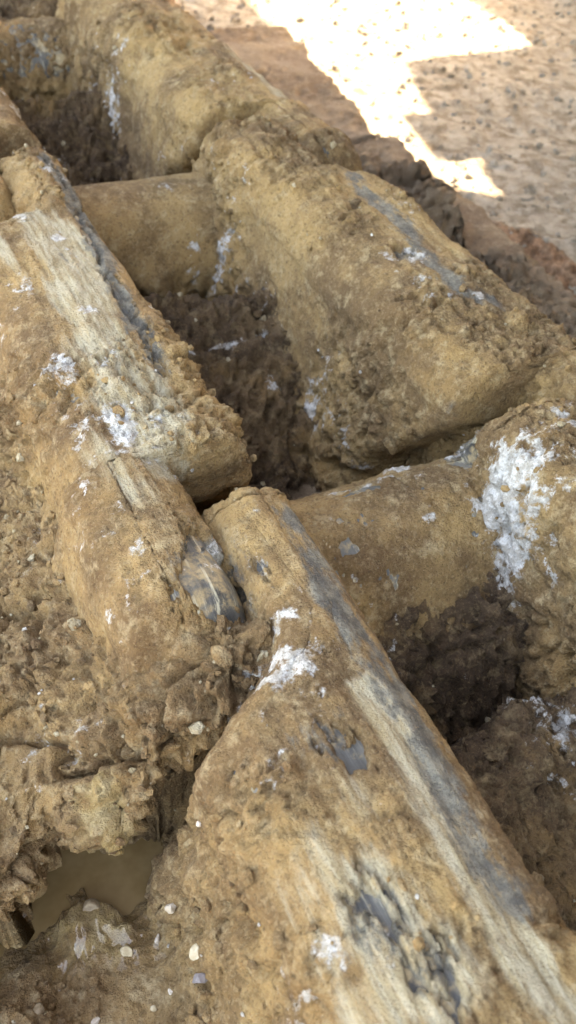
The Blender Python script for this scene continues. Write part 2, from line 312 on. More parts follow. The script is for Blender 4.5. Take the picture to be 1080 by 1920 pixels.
def make_link(label, yn, mirror=False, dens=1.0, wide=0.0, seed=0.0):
    yf = yn + PITCH
    y0, y1 = yn - 0.25, yf + (0.100 if mirror else 0.085)
    st = 0.0046 / dens
    ys = np.concatenate([[y0, y0], np.arange(y0 + 0.001, yn + 0.09, st), np.linspace(yn + 0.09, yn + 0.1585, int(70 * dens)), np.arange(yn + 0.16, yf - 0.035, st), np.arange(yf - 0.035, y1 - 0.04, st * 0.8), y1 - 0.04 + 0.0399 * np.sin(np.linspace(0, math.pi / 2, 26)), [y1, y1]])
    xl, xr, zt = link_section(ys, yn, mirror, wide)
    zt[0] = zt[-1] = -0.60; zt[1] = zt[-2] = ZC
    ny = len(ys)
    # outline points: up the left side, rounded over, down the right side
    def arc(n): return np.linspace(0, math.pi / 2, n)
    nl, na, ntp, nr = int(85 * dens), int(26 * dens), int(40 * dens), int(95 * dens)
    G = []
    rl = np.minimum(0.050 if mirror else 0.075, (xr - xl) * 0.42); rr = np.minimum(0.085 - 0.045 * sm(yf - 0.35, yf - 0.15, ys) if mirror else 0.058 + 0 * ys, (xr - xl) * 0.4)
    ZB = -0.62
    for t in np.linspace(0, 1, nl, endpoint=False):
        z = ZB + (zt - rl - ZB) * t; G.append(np.stack([xl - 0.03 * (1 - t), ys, np.minimum(z, zt)], 1))
    for a in arc(na)[:-1]:
        G.append(np.stack([xl + rl * (1 - np.cos(a)), ys, zt - rl * (1 - np.sin(a))], 1))
    for t in np.linspace(0, 1, ntp, endpoint=False):
        G.append(np.stack([xl + rl + (xr - rr - xl - rl) * t, ys, zt + 0.006 * np.sin(t * math.pi)], 1))
    for a in arc(na)[:-1]:
        G.append(np.stack([xr - rr * (1 - np.sin(a)), ys, zt - rr * (1 - np.cos(a))], 1))
    for t in np.linspace(0, 1, nr):
        z = zt - rr + (ZB - zt + rr) * t
        zc = (-0.055 if not mirror else -0.05) - 1.15 * np.clip(ys - yn - 0.1, 0, 1)          # clearance cut over the next link's end
        cut = sm(0.0, 0.03, zc - z) * sm(yn + 0.09, yn + 0.10, ys) * (1 - sm(yn + 0.28, yn + 0.34, ys)) * (1 - sm(-0.42, -0.50, z))
        G.append(np.stack([xr + 0.02 * t - cut * (0.11 if not mirror else 0.09), ys, np.minimum(z, zt)], 1))
    G = np.stack(G, 1)
    if mirror: G[..., 0] = 1.535 - G[..., 0]
    G = G.astype(np.float32)
    nx = G.shape[1]; P = G.reshape(-1, 3)
    N = grid_normals(G, -1 if mirror else 1)
    F = grid_faces(ny, nx)
    if mirror: F = F[:, ::-1]
    depth = np.clip(-P[:, 2] / 0.55, 0, 1)
    white, steel, pale, grey = marks(P)
    Q = P + np.float32(seed * 3.7)
    patch = fbm(Q, 2.8, 3, 0.55, 3.0)
    pole = np.maximum(np.maximum(steel, pale), grey)
    rough = np.clip(0.36 + 1.3 * patch + (0.75 if mirror else 0.5) * depth - 0.75 * pole, 0.06, 1.25)
    stk = fbm(Q, 10, 4, 0.6, 8.0, (3.5, 0.3, 2.0))
    thick = 0.012 + 0.010 * rough + (0.045 if mirror else 0.075) * depth ** 1.7
    inner = np.clip((1.14 - P[:, 0]) / 0.14, 0, 1) if mirror else zeros(P)
    thick = thick + inner * (0.012 + 0.015 * depth) * (P[:, 0] > 0.8) * (0.25 + 0.75 * sm(yn + 0.10, yn + 0.28, P[:, 1]) * (1 - sm(yf - 0.12, yf, P[:, 1])))
    gapf = np.clip(np.abs(N[:, 1]) * 1.2, 0, 1); gapf = sm(0.5, 0.9, gapf); thick = thick * (1 - 0.6 * gapf)
    thick = thick + relief(Q, rough) * (1 - 0.6 * gapf) * (1 - 0.85 * np.clip(1.3 * np.maximum(grey, steel), 0, 1)) + 0.005 * stk * (1 - 0.6 * np.clip(rough, 0, 1))
    bare = steel + 0.40 * fbm(Q, 13, 3, 0.6, 12.0, (1.8, 0.5, 1.0)) + 0.34 * fbm(Q, 48, 3, 0.6, 13.0, (1.6, 0.6, 1.0))
    thick = thick - (0.006 + np.maximum(thick, 0.0)) * sm(0.34, 0.66, bare) * (steel > 0.12)
    thick = thick + 0.0015 * sm(0.4, 0.7, white + 0.5 * fbm(Q, 30, 3, 0.6, 14.0))
    V = P + N * thick[:, None]
    base = (float(P[:, 0].mean()), yn + PITCH / 2, -0.6)
    t = empty('track_link', base); tag(t, label, 'track link', 'links of the muddy track chain')
    b = np.array(base, np.float32)
    link('steel_body', mesh_of('link_steel', P - b, F, M_STEEL), t)
    link('mud_crust', mesh_of('link_mud', V - b, F, M_CRUST, {'white': white, 'pale': pale, 'grey': grey, 'dark': zeros(P), 'wet': zeros(P)}), t)
    # the pin end standing a little proud of the outer arm
    ring = 28; an = np.linspace(0, 2 * math.pi, ring, endpoint=False)
    xo = 0.330 if not mirror else 1.535 - 0.330; sgn = -1 if not mirror else 1
    V2 = []
    for x, r in ((0.06, 0.10), (-0.025, 0.10), (-0.035, 0.09), (-0.035, 0.05), (-0.022, 0.04), (-0.022, 0.001)):
        V2.append(np.stack([np.full(ring, xo + (-x) * sgn * -1 * -1), yn + r * np.cos(an), ZC + r * np.sin(an)], 1))
    V2 = np.concatenate(V2); i = np.arange(6 * ring).reshape(6, ring); j = np.roll(i, -1, 1)
    F2 = np.stack([i[:-1], j[:-1], j[1:], i[1:]], -1).reshape(-1, 4)
    link('pin', mesh_of('link_pin', V2 - b, F2, M_STEEL), t)
    return V, N, rough, t

surf = []          # (points, normals, weight) where loose crumbs may lie
L_A = make_link('pale grey-streaked left link with a dark bare steel patch at its lower end', PIN0, False, 1.0, 0, 0.0)
L_B = make_link('big near left link with a long blue-grey worn streak, running out at the bottom right', PIN0 - PITCH, False, 1.15, 0, 1.0)
L_C = make_link('crumbly link end cut off by the left edge above the grey streaked link', PIN0 + PITCH, False, 0.55, 0, 2.0)
R_2 = make_link('brown middle link of the right rail with a grey polished top edge', PIN0, True, 0.95, 0.05, 3.0)
R_3 = make_link('near right link with the large white lime patch beside the smooth bushing', PIN0 - PITCH, True, 0.95, 0.05, 4.0)
R_1 = make_link('farthest right link at the top with pitted brown clay and pale scratches', PIN0 + PITCH, True, 0.6, 0.05, 5.0)

# ------------------------------------------------------------------ bushings across the chain
def make_bushing(label, yc, rough0, seed):
    nx_, na_ = 130, 190
    xs = np.linspace(0.47, 1.09, nx_); an = np.linspace(0, 2 * math.pi, na_)
    R = 0.155
    A, X = np.meshgrid(an, xs)
    G = np.stack([X, yc + R * np.cos(A), ZC + 0.01 + R * np.sin(A)], -1).astype(np.float32)
    P = G.reshape(-1, 3); N = np.stack([np.zeros(P.shape[0]), np.cos(A).ravel(), np.sin(A).ravel()], 1).astype(np.float32)
    F = grid_faces(nx_, na_)[:, ::-1]
    white, steel, pale, grey = marks(P)
    low = sm(0.45, -0.45, N[:, 2]) ; near = sm(0.0, -0.6, N[:, 1])
    rough = np.clip(rough0 + 0.9 * low + 0.4 * fbm(P, 4, 2, 0.5, seed), 0.03, 1.2)
    th = 0.006 + 0.03 * low + 0.07 * np.clip(near * low, 0, 1) * sm(-0.2, 0.4, fbm(P, 5, 2, 0.5, seed + 4)) + relief(P, rough) * np.clip(0.35 + rough, 0, 1)
    th = th - (0.006 + np.maximum(th, 0)) * sm(0.36, 0.66, steel + 0.4 * fbm(P, 14, 4, 0.6, seed) - 0.5 * (steel < 0.4))  * (steel > 0.12)
    b = np.array((0.78, yc, -0.6), np.float32)
    t = empty('bushing', b); tag(t, label, 'bushing', 'bushings across the track chain')
    link('steel_tube', mesh_of('bushing_steel', P - b, F, M_STEEL), t)
    V = P + N * th[:, None]
    link('mud_crust', mesh_of('bushing_mud', V - b, F, M_CRUST, {'white': white, 'pale': pale, 'grey': grey, 'dark': zeros(P), 'wet': zeros(P)}), t)
    return V, N, rough
B1 = make_bushing('smooth clay covered bushing in the dark gap between the two upper links', PIN0 + PITCH, -0.10, 2.0)
B2 = make_bushing('bushing with a grey and white upper edge joined to the white patched link', PIN0, 0.30, 3.0)
B3 = make_bushing('buried farthest bushing in the dark at the top left', PIN0 + 2 * PITCH, 0.6, 5.0)
B0 = make_bushing('lowest bushing below the right rail in the shade', PIN0 - PITCH, 0.4, 6.0)

# ------------------------------------------------------------------ track shoes under the chain
def make_shoe(label, ya, xe0, xe1, seed):
    ln = PITCH - 0.03
    ny, nx = 150, 220
    v = np.concatenate([[0.0], np.linspace(0, 1, ny - 2), [1.0]]); u = np.concatenate([np.linspace(0, 1, nx - 1), [1.0]])
    U, Vv = np.meshgrid(u, v)
    xe = xe0 + (xe1 - xe0) * Vv
    X = -0.75 + (xe + 0.75) * U; Y = ya + ln * Vv
    Z = np.full_like(X, -0.475)
    Z[:, -1] = -0.60; Z[0] = -0.60; Z[-1] = -0.60
    G = np.stack([X, Y, Z], -1).astype(np.float32); P = G.reshape(-1, 3)
    rough = np.clip(0.25 + 0.9 * fbm(P, 2.2, 3, 0.5, seed), 0.05, 1)
    h = relief(P, rough * 0.8) + 0.02 * fbm(P, 1.6, 2, 0.5, seed + 2)
    edge = ((P[:, 2] < -0.5)).astype(np.float32)
    V = P.copy(); V[:, 2] += h * (1 - edge); V[:, 0] += edge * h * 0.8
    V[:, 0] += 0.035 * fbm(P * np.array((0, 1, 0.0), np.float32), 5, 4, 0.6, seed) * sm(1.9, 2.05, P[:, 0])
    b = np.array((0.75, ya + ln / 2, -0.6), np.float32)
    t = empty('track_shoe', b); tag(t, label, 'track shoe', 'shoe plates under the track chain')
    link('mud_coated_plate', mesh_of('shoe_plate', V - b, grid_faces(ny, nx), M_SHOE, {'white': zeros(P), 'pale': zeros(P), 'grey': zeros(P), 'dark': zeros(P), 'wet': zeros(P)}), t)
    bm = bmesh.new()
    bmesh.ops.create_cube(bm, size=1, matrix=Matrix.Translation((0, 0, 0.04)) @ Matrix.Diagonal((2.6, ln - 0.02, 0.05, 1)))
    bmesh.ops.create_cube(bm, size=1, matrix=Matrix.Translation((0, -ln / 2 + 0.06, -0.07)) @ Matrix.Diagonal((2.6, 0.07, 0.18, 1)))
    bmesh.ops.scale(bm, vec=(S, S, S), verts=bm.verts)
    me = bpy.data.meshes.new('grouser'); bm.to_mesh(me); bm.free(); me.materials.append(M_STEEL)
    link('grouser', me, t)
    return V
SH = []
for q, (lab, x0, x1) in enumerate((('shoe plate buried in mud under the near left link', 2.02, 2.02),
                                   ('shoe plate under the middle right link, lost in dark crumbly dirt', 2.03, 2.08),
                                   ('shoe plate with smooth pinkish dirt along the sunlit ground', 2.10, 2.14),
                                   ('farthest shoe plate with its straight dusty edge against the sunlit ground', 2.09, 2.30))):
    SH.append(make_shoe(lab, PIN0 + 0.86 + (q - 2) * PITCH, x0, x1, 3.0 + q))

# ------------------------------------------------------------------ ground
def axis(lo, a, b, hi, fine, grow=1.35):
    m = list(np.arange(a, b, fine)); s_ = fine; x = m[-1]
    while x < hi: s_ *= grow; x += s_; m.append(x)
    s_ = fine; x = m[0]; pre = []
    while x > lo: s_ *= grow; x -= s_; pre.append(x)
    return np.array(pre[::-1] + m)
gx = axis(-400, 1.5, 5.2, 400, 0.016); gy = axis(-400, 1.2, 6.4, 400, 0.017)
X, Y = np.meshgrid(gx, gy); Z = np.full_like(X, -0.665)
G = np.stack([X, Y, Z], -1).astype(np.float32); P = G.reshape(-1, 3)
fin = sm(7.5, 5.0, np.abs(P[:, 0] - 3.2) * 1.6) * sm(8.5, 6.5, P[:, 1]) * sm(-1.0, 1.0, P[:, 1])
w1, w2, wv = worley(P, 11, 1); v1, v2, vv = worley(P, 26, 5)
rub = sm(2.7, 2.15, P[:, 0] + 0.10 * (P[:, 1] - 2.2) + 0.4 * fbm(P, 1.5, 3, 0.5, 2)) * sm(3.6, 2.6, P[:, 1])
h = 0.03 * fbm(P, 1.2, 3, 0.5, 1) + 0.022 * np.sqrt(np.clip(0.30 - w1 * w1, 0, 1)) * sm(0.4, 0.9, wv) + 0.016 * np.sqrt(np.clip(0.30 - v1 * v1, 0, 1)) * sm(0.2, 0.9, vv)
h += rub * (0.06 + 2.2 * relief(P, np.ones(len(P), np.float32), False))
P[:, 2] += h * fin
def ground_material():
    k = NT('gravelly_ground')
    n1 = k.noise(1.7, 5, 0.6); n2 = k.noise(14, 6, 0.7, off=2); v = k.vor(20); n3 = k.noise(60, 4, 0.7, off=5)
    c = k.mix(k.step(n2, 0.36, 0.66), (0.19, 0.146, 0.097), (0.35, 0.303, 0.232))
    c = k.mix(k.math('MULTIPLY', k.step(v.outputs['Color'], 0.45, 0.9), 0.55), c, (0.44, 0.39, 0.31))
    c = k.mix(k.math('MULTIPLY', k.step(n3, 0.52, 0.70), 0.5), c, (0.20, 0.15, 0.09))
    c = k.mix(k.step(k.math('ADD', k.attr('rub'), k.math('MULTIPLY', k.math('SUBTRACT', n2, 0.5), 0.9)), 0.25, 0.7), c, k.mix(k.step(n3, 0.4, 0.6), (0.20, 0.112, 0.062), (0.34, 0.205, 0.12)))
    k.l(c, k.b.inputs['Base Color']); k.set('Roughness', 0.95); k.set('Specular IOR Level', 0.2)
    k.bump(k.math('ADD', n2, n3), 0.8, 0.02)
    return k.m
M_GROUND = ground_material()
g = link('ground', mesh_of('ground', P, grid_faces(len(gy), len(gx)), M_GROUND, {'rub': rub})); g['kind'] = 'structure'
GROUND = P

# ------------------------------------------------------------------ mud between the rails
ys = np.arange(-0.3, 4.7, 0.0068); xs = np.arange(0.44, 1.16, 0.0052)
X, Y = np.meshgrid(xs, ys); P0 = np.stack([X, Y, 0 * X], -1).reshape(-1, 3).astype(np.float32)
wob = 0.05 * fbm(P0, 3.5, 3, 0.5, 1)
ph = np.mod(P0[:, 1] + wob - PIN0, PITCH)
prof = np.interp(ph, [0, 0.16, 0.30, 0.50, 0.70, 0.81, 0.845, 0.875, 0.93, 1.05, 1.28], [-0.60, -0.60, -0.53, -0.38, -0.285, -0.235, -0.222, -0.25, -0.46, -0.58, -0.60])
side = np.clip((P0[:, 0] - 0.90) / 0.20, 0, 1) ** 1.6 * 0.22
z = prof + side * (0.5 + 0.5 * sm(0.1, 0.35, ph) * sm(1.2, 0.95, ph)) + 0.05 * fbm(P0, 3, 3, 0.5, 5)
front = sm(0.42, 0.78, P0[:, 1]) * sm(0.97, 0.88, P0[:, 1]) * sm(0.52, 0.66, P0[:, 0])
z = np.maximum(z, -0.60 + 0.365 * front + 0.05 * fbm(P0, 5, 3, 0.5, 8))
P = P0.copy(); P[:, 2] = z
G = P.reshape(len(ys), len(xs), 3); N = grid_normals(G)
rough = np.clip(0.8 + 0.5 * fbm(P, 3, 2, 0.5, 2), 0.25, 1.2)
V = P + N * (1.7 * relief(P, rough))[:, None]
white, steel, pale, grey = marks(P)
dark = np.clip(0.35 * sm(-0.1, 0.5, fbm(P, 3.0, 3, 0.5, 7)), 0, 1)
m = link('mud', mesh_of('mud_between_rails', V, grid_faces(len(ys), len(xs)), M_SHADE_MUD, {'white': white, 'pale': zeros(P), 'grey': zeros(P), 'dark': dark, 'wet': zeros(P)}))
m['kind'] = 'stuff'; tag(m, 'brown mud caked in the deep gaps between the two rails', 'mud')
INN = (V, N, rough)

# ------------------------------------------------------------------ mud outside the right rail
ys = np.arange(0.3, 5.4, 0.010); xs = np.arange(1.16, 2.22, 0.009)
X, Y = np.meshgrid(xs, ys); P0 = np.stack([X, Y, 0 * X], -1).reshape(-1, 3).astype(np.float32)
z = np.interp(P0[:, 0], [1.16, 1.26, 1.45, 1.62, 1.8, 2.05], [-0.14, -0.22, -0.30, -0.335, -0.37, -0.43])
z = z - 0.30 * sm(1.95, 2.22, P0[:, 0] + 0.08 * fbm(P0, 4, 3, 0.5, 51)) - 0.14 * sm(2.5, 3.3, P0[:, 1]) * sm(1.35, 1.6, P0[:, 0])
z = z + 0.06 * fbm(P0, 2.2, 3, 0.5, 3) + 0.05 * sm(0.0, 0.6, fbm(P0, 1.2, 2, 0.5, 11)) * sm(2.0, 1.6, P0[:, 0])
z -= 0.16 * sm(3.0, 2.2, P0[:, 1]) * sm(0.0, 0.4, fbm(P0, 4.5, 3, 0.5, 21)) * sm(1.3, 1.5, P0[:, 0])
P = P0.copy(); P[:, 2] = z
N = grid_normals(P.reshape(len(ys), len(xs), 3))
rough = np.clip(0.45 + 0.9 * fbm(P, 1.8, 2, 0.5, 4) + 0.9 * sm(3.2, 2.4, P[:, 1]), 0.1, 1.5)
V = P + N * (1.9 * relief(P, rough, False))[:, None]
m = link('dirt', mesh_of('dirt_outside_rail', V, grid_faces(len(ys), len(xs)), M_SHOE, {'white': zeros(P), 'pale': zeros(P), 'grey': zeros(P), 'dark': 0.6 * sm(0.0, 0.4, fbm(P, 4, 3, 0.6, 31)), 'wet': zeros(P)}))
m['kind'] = 'stuff'; tag(m, 'crumbly pinkish dirt heaped outside the right rail', 'dirt')

# ------------------------------------------------------------------ mud bank left of the chain, with the undercut lip over the puddle
prof = np.array([(3.6, -0.47), (2.4, -0.44), (1.95, -0.43), (1.70, -0.40), (1.45, -0.335), (1.25, -0.280), (1.05, -0.240), (0.85, -0.215), (0.72, -0.210), (0.650, -0.222), (0.612, -0.255),
                 (0.622, -0.310), (0.665, -0.362), (0.700, -0.405), (0.695, -0.440), (0.668, -0.450), (0.630, -0.446), (0.585, -0.418), (0.53, -0.395), (0.45, -0.375), (0.32, -0.36), (0.10, -0.34)])
sg = np.linalg.norm(np.diff(prof, axis=0), axis=1); sg[:4] *= 0.55; cum = np.concatenate([[0], np.cumsum(sg)])
NT_ = 620; tt = np.linspace(0, cum[-1], NT_)
# smooth the polyline
py = np.interp(tt, cum, prof[:, 0]); pz = np.interp(tt, cum, prof[:, 1])
ker = np.hanning(15); ker /= ker.sum()
pad = lambda a: np.convolve(np.pad(a, 7, mode='edge'), ker, 'valid')
py, pz = pad(py), pad(pz)
xs = np.concatenate([np.arange(-1.2, -0.12, 0.012), np.arange(-0.12, 0.44, 0.0032)])
X = np.tile(xs, (NT_, 1)); Yb = np.tile(py[:, None], (1, len(xs))); Zb = np.tile(pz[:, None], (1, len(xs)))
lip = np.interp(xs, [-1.2, -0.3, 0.0, 0.045, 0.085, 0.115, 0.14, 0.165, 0.19, 0.215, 0.25, 0.32, 0.44], [-0.10, -0.07, -0.05, -0.02, 0.040, 0.045, 0.0, -0.022, -0.012, 0.0, 0.02, 0.0, -0.02])
wl = sm(1.1, 0.65, Yb) * sm(0.30, 0.56, Yb)
Yb = Yb + lip[None] * wl
rise = sm(0.20, 0.36, X)
isfront = (np.arange(NT_) > np.interp(0, [0, 1], [0, 1]) + np.argmin(np.abs(tt - cum[12])))[:, None]
Zb = Zb + np.where(isfront, sm(0.235, 0.33, X) * 0.17 + sm(0.13, 0.30, X) * 0.14 * sm(0.57, 0.46, Yb), 0) + np.where(~isfront, 0.10 * np.exp(-((X - 0.37) / 0.09) ** 2 - ((Yb - 0.70) / 0.12) ** 2), 0) + np.where(isfront, 0.02 * sm(0.06, 0.0, X), 0)
Zb = Zb + np.where(~isfront, 0.115 * sm(0.06, 0.30, X) * sm(1.55, 1.2, Yb) - 0.10 * sm(1.45, 1.65, Yb), 0)
G = np.stack([X, Yb, Zb], -1).astype(np.float32); P = G.reshape(-1, 3)
N = grid_normals(G, -1)
fr = np.broadcast_to(isfront, X.shape).ravel().astype(np.float32)
wetm = np.maximum(blobs(P, [(0.0914, 0.5819, -0.430, 0.0795, 0.0574, 1.00), (0.1674, 0.5868, -0.440, 0.1162, 0.0465, 1.00), (0.0724, 0.5446, -0.420, 0.0609, 0.0339, 0.90), (0.1512, 0.5168, -0.420, 0.0521, 0.0508, 0.80), (0.2320, 0.5530, -0.430, 0.0532, 0.0576, 0.80), (0.2636, 0.5885, -0.420, 0.0535, 0.0463, 0.70), (0.3052, 0.5417, -0.400, 0.0525, 0.0455, 0.45), (0.0364, 0.6414, -0.430, 0.0537, 0.0582, 0.80), (0.1492, 0.6143, -0.300, 0.0330, 0.0268, 0.35)]), 0)
rough = np.clip(0.70 + 0.7 * fbm(P, 4, 2, 0.5, 2) - 0.25 * fr - 0.6 * np.clip(wetm, 0, 1), 0.06, 1.35)
crk = 1 - np.abs(fbm(P, 6.5, 3, 0.5, 33)); big = 0.046 * fbm(P, 5.0, 4, 0.55, 14) * (1 - 0.6 * fr) - 0.030 * sm(0.90, 0.99, crk) * (1 - fr) + (0.034 * fbm(P, 10, 3, 0.6, 27) + 0.016 * fbm(P, 30, 3, 0.6, 16) - 0.012) * blobs(P, [(0.15, 0.62, -0.24, 0.10, 0.10, 1)])
V = P + N * (1.3 * relief(P, rough) + big + 0.018 * fbm(P, 19, 3, 0.5, 18) * np.clip(wetm, 0, 1))[:, None]
white, steel, pale, grey = marks(P)
ylw_ = blobs(P, [(0.1590, 0.6471, -0.240, 0.0402, 0.0523, 0.85), (0.1664, 0.6037, -0.270, 0.0243, 0.0273, 1.00), (0.1511, 0.6806, -0.230, 0.0323, 0.0252, 0.60), (0.0767, 0.5842, -0.420, 0.0703, 0.0343, 0.80), (0.1327, 0.5335, -0.420, 0.0435, 0.0566, 0.80), (0.0827, 0.5237, -0.400, 0.0513, 0.0445, 0.60)])
ylw = ylw_
m = link('mud', mesh_of('mud_bank', V, grid_faces(NT_, len(xs))[:, ::-1], M_BANK, {'white': white, 'pale': zeros(P), 'yellow': np.clip(ylw, 0, 1), 'grey': zeros(P), 'dark': zeros(P), 'wet': np.clip(np.maximum(wetm, sm(-0.400, -0.422, V[:, 2])), 0, 0.95)}))
m['kind'] = 'stuff'; tag(m, 'thick crumbly mud bank left of the chain, hollow over a puddle', 'mud')
BANK = (V, N, rough)

# ------------------------------------------------------------------ puddle
def puddle_material():
    k = NT('muddy_water'); n = k.noise(9, 4, 0.6)
    k.l(k.mix(k.step(n, 0.35, 0.65), (0.16, 0.10, 0.040), (0.24, 0.16, 0.075)), k.b.inputs['Base Color'])
    k.set('Roughness', 0.06); k.set('IOR', 1.33); k.bump(k.noise(6, 2), 0.08, 0.01); return k.m
an = np.linspace(0, 2 * math.pi, 48, endpoint=False)
pv = np.stack([0.14 + 0.22 * np.cos(an) * (1 + 0.08 * np.sin(3 * an)), 0.63 + 0.11 * np.sin(an), np.full(48, -0.430)], 1)
pv = np.concatenate([[[0.14, 0.63, -0.430]], pv]); pf = np.array([(0, 1 + i, 1 + (i + 1) % 48) for i in range(48)])
p = link('puddle', mesh_of('puddle', pv, pf, puddle_material())); p['kind'] = 'structure'

# ------------------------------------------------------------------ loose crumbs of dried mud
ICO_V = None
def ico(sub):
    bm = bmesh.new(); bmesh.ops.create_icosphere(bm, subdivisions=sub, radius=1)
    v = np.array([x.co[:] for x in bm.verts], np.float32); f = np.array([[q.index for q in x.verts] for x in bm.faces], np.int32); bm.free(); return v, f
IV, IF = ico(1)
def crumbs(V, N, rough, n, smin, smax, rng, zlo=-0.6):
    """n small broken crumbs lying on a muddy surface, joined into one mesh"""
    ok = np.where((rough > 0.35) & (V[:, 2] > zlo) & (N[:, 2] > -0.2))[0]
    pk = rng.choice(ok, n); C = V[pk]; NN = N[pk]
    sz = smin + (smax - smin) * rng.random(n) ** 3
    sh = (0.65 + 0.6 * rng.random((n, len(IV), 1))) * IV[None]
    q = rng.normal(size=(n, 4)); q /= np.linalg.norm(q, axis=1, keepdims=True); a, b_, c, d = q.T
    Rm = np.stack([1 - 2 * (c * c + d * d), 2 * (b_ * c - a * d), 2 * (b_ * d + a * c), 2 * (b_ * c + a * d), 1 - 2 * (b_ * b_ + d * d), 2 * (c * d - a * b_), 2 * (b_ * d - a * c), 2 * (c * d + a * b_), 1 - 2 * (b_ * b_ + c * c)], 1).reshape(n, 3, 3)
    sh = np.einsum('nij,nvj->nvi', Rm, sh * (0.55 + 0.7 * rng.random((n, 1, 3))))
    W = sh * sz[:, None, None] + (C + NN * (sz * 0.35)[:, None])[:, None]
    F = (IF[None] + (np.arange(n) * len(IV))[:, None, None]).reshape(-1, 3)
    wv = np.repeat((rng.random(n) < 0.06) * (sz < smin + 0.35 * (smax - smin)) * 0.95, len(IV)); dk = np.repeat((rng.random(n) < 0.12) * 0.7, len(IV)); pl = np.repeat((rng.random(n) < 0.10) * 0.8, len(IV))
    W = W.reshape(-1, 3)
    return W, F, {'white': wv, 'pale': pl, 'grey': zeros(W), 'dark': dk, 'wet': zeros(W)}
rng = np.random.default_rng(3)
for (Vs, Ns, rs, t), n in ((L_A, 900), (L_B, 1000), (R_2, 700), (R_3, 600), (L_C, 250), (R_1, 300)):
    b = np.array(t.location[:]) / S
    W, F, at = crumbs(Vs, Ns, rs, n, 0.0025, 0.011, rng)
    o = link('mud_crumbs', mesh_of('link_crumbs', W - b, F, M_CRUST, at, False), t); o['kind'] = 'stuff'
for (Vs, Ns, rs), n, lab, zlo in ((BANK, 3200, 'loose crumbs and grit scattered over the left mud bank', -0.42), (INN, 1300, 'loose crumbs and grit lying in the gaps between the rails', -0.58)):
    W, F, at = crumbs(Vs, Ns, rs, n, 0.0025, 0.012, rng, zlo)
    o = link('grit', mesh_of('grit', W, F, M_BANK if zlo > -0.5 else M_SHADE_MUD, at, False)); o['kind'] = 'stuff'; tag(o, lab, 'grit')
sel = (GROUND[:, 0] > 1.7) & (GROUND[:, 0] < 5.0) & (GROUND[:, 1] > 1.4) & (GROUND[:, 1] < 6.2)
GV = GROUND[sel]; W, F, _ = crumbs(GV, np.tile((0, 0, 1.0), (len(GV), 1)), np.ones(len(GV)), 3000, 0.004, 0.022, rng, -9)
o = link('gravel', mesh_of('gravel', W, F, M_GROUND, {'rub': zeros(W)}, False)); o['kind'] = 'stuff'; tag(o, 'small stones scattered over the rough ground beyond the track', 'gravel')

# ------------------------------------------------------------------ stones and lumps one can pick out
SV, SF = ico(3)
def nearest_z(Vs, x, y, z):
    return Vs[np.argmin((Vs[:, 0] - x) ** 2 + (Vs[:, 1] - y) ** 2 + 0.5 * (Vs[:, 2] - z) ** 2)]
def stone_material(name, c0, c1, rough=0.75):   # plain broken stone
    k = NT(name); n = k.noise(40, 5, 0.7); k.l(k.mix(k.step(n, 0.35, 0.68), c0, c1), k.b.inputs['Base Color']); k.set('Roughness', rough)
    k.bump(n, 0.6, 0.006); return k.m
M_WSTONE = stone_material('white_stone', (0.30, 0.235, 0.155), (0.60, 0.53, 0.44), 0.5)
M_GSTONE = stone_material('slate_stone', (0.15, 0.13, 0.125), (0.26, 0.23, 0.22), 0.5)
M_BSTONE = stone_material('brown_stone', (0.16, 0.11, 0.06), (0.33, 0.25, 0.15), 0.6)
M_FSTONE = stone_material('tan_stone', (0.36, 0.28, 0.16), (0.55, 0.47, 0.33), 0.7)
ALLV = np.concatenate([BANK[0], L_B[0], INN[0], R_3[0]])
def settle(at):
    """the point of the mud surface nearest the given place, seen down the same slope"""
    a = np.array(at) - (0, 0, 1); L = np.linalg.norm(a); a /= L
    D = ALLV - (0, 0, 1); t = D @ a; off = np.linalg.norm(D - t[:, None] * a, axis=1)
    ok = np.where((off < 0.006) & (t > 0))[0]
    if len(ok) == 0: return np.array(at)
    return ALLV[ok[np.argmin(t[ok])]]
def stone(name, label, cat, mat, at, dims, facet, seed, rotz=0.0, group=None):
    dims = [q * 0.8 for q in dims]; at = settle(at) + np.array((0, 0, 0.05 * min(dims))); rg = np.random.default_rng(seed); V = SV.copy()
    for _ in range(facet):                       # broken flat faces
        d = rg.normal(size=3); d /= np.linalg.norm(d); c = 0.45 + 0.3 * rg.random(); p_ = V @ d
        V -= np.clip(p_ - c, 0, None)[:, None] * d
    V = V * (1.25 + 0.10 * fbm(V + seed, 1.8, 4, 0.5)[:, None]) * np.array(dims)
    o = link(name, mesh_of(name, V.astype(np.float32), SF, mat, smooth=False, attrs={'white': zeros(V), 'pale': zeros(V), 'grey': zeros(V), 'dark': zeros(V), 'wet': zeros(V)}), None, at)
    o.rotation_euler = (rg.random() * 0.5, rg.random() * 0.5, rotz); return tag(o, label, cat, group)
stone('mud_clod', 'small rounded grey-brown clod in the hollow under the dark steel patch', 'clod', M_CRUST, (0.3958, 0.7865, -0.1800), (0.0143, 0.0200, 0.0114), 3, 1, 0.30)
stone('pebble', 'pale pebble wedged below the end of the bushing beside the white patch', 'pebble', M_WSTONE, (0.9419, 0.8591, -0.3300), (0.0189, 0.0114, 0.0091), 2, 2, 0.90)
stone('pebble', 'brightest white stone at the right edge of the puddle', 'pebble', M_WSTONE, (0.2179, 0.5395, -0.4000), (0.0104, 0.0094, 0.0075), 6, 3, 0.20)
stone('pebble', 'square cream stone below the wet yellow mud', 'pebble', M_FSTONE, (0.1401, 0.5136, -0.4000), (0.0103, 0.0103, 0.0082), 6, 4, 0.50)
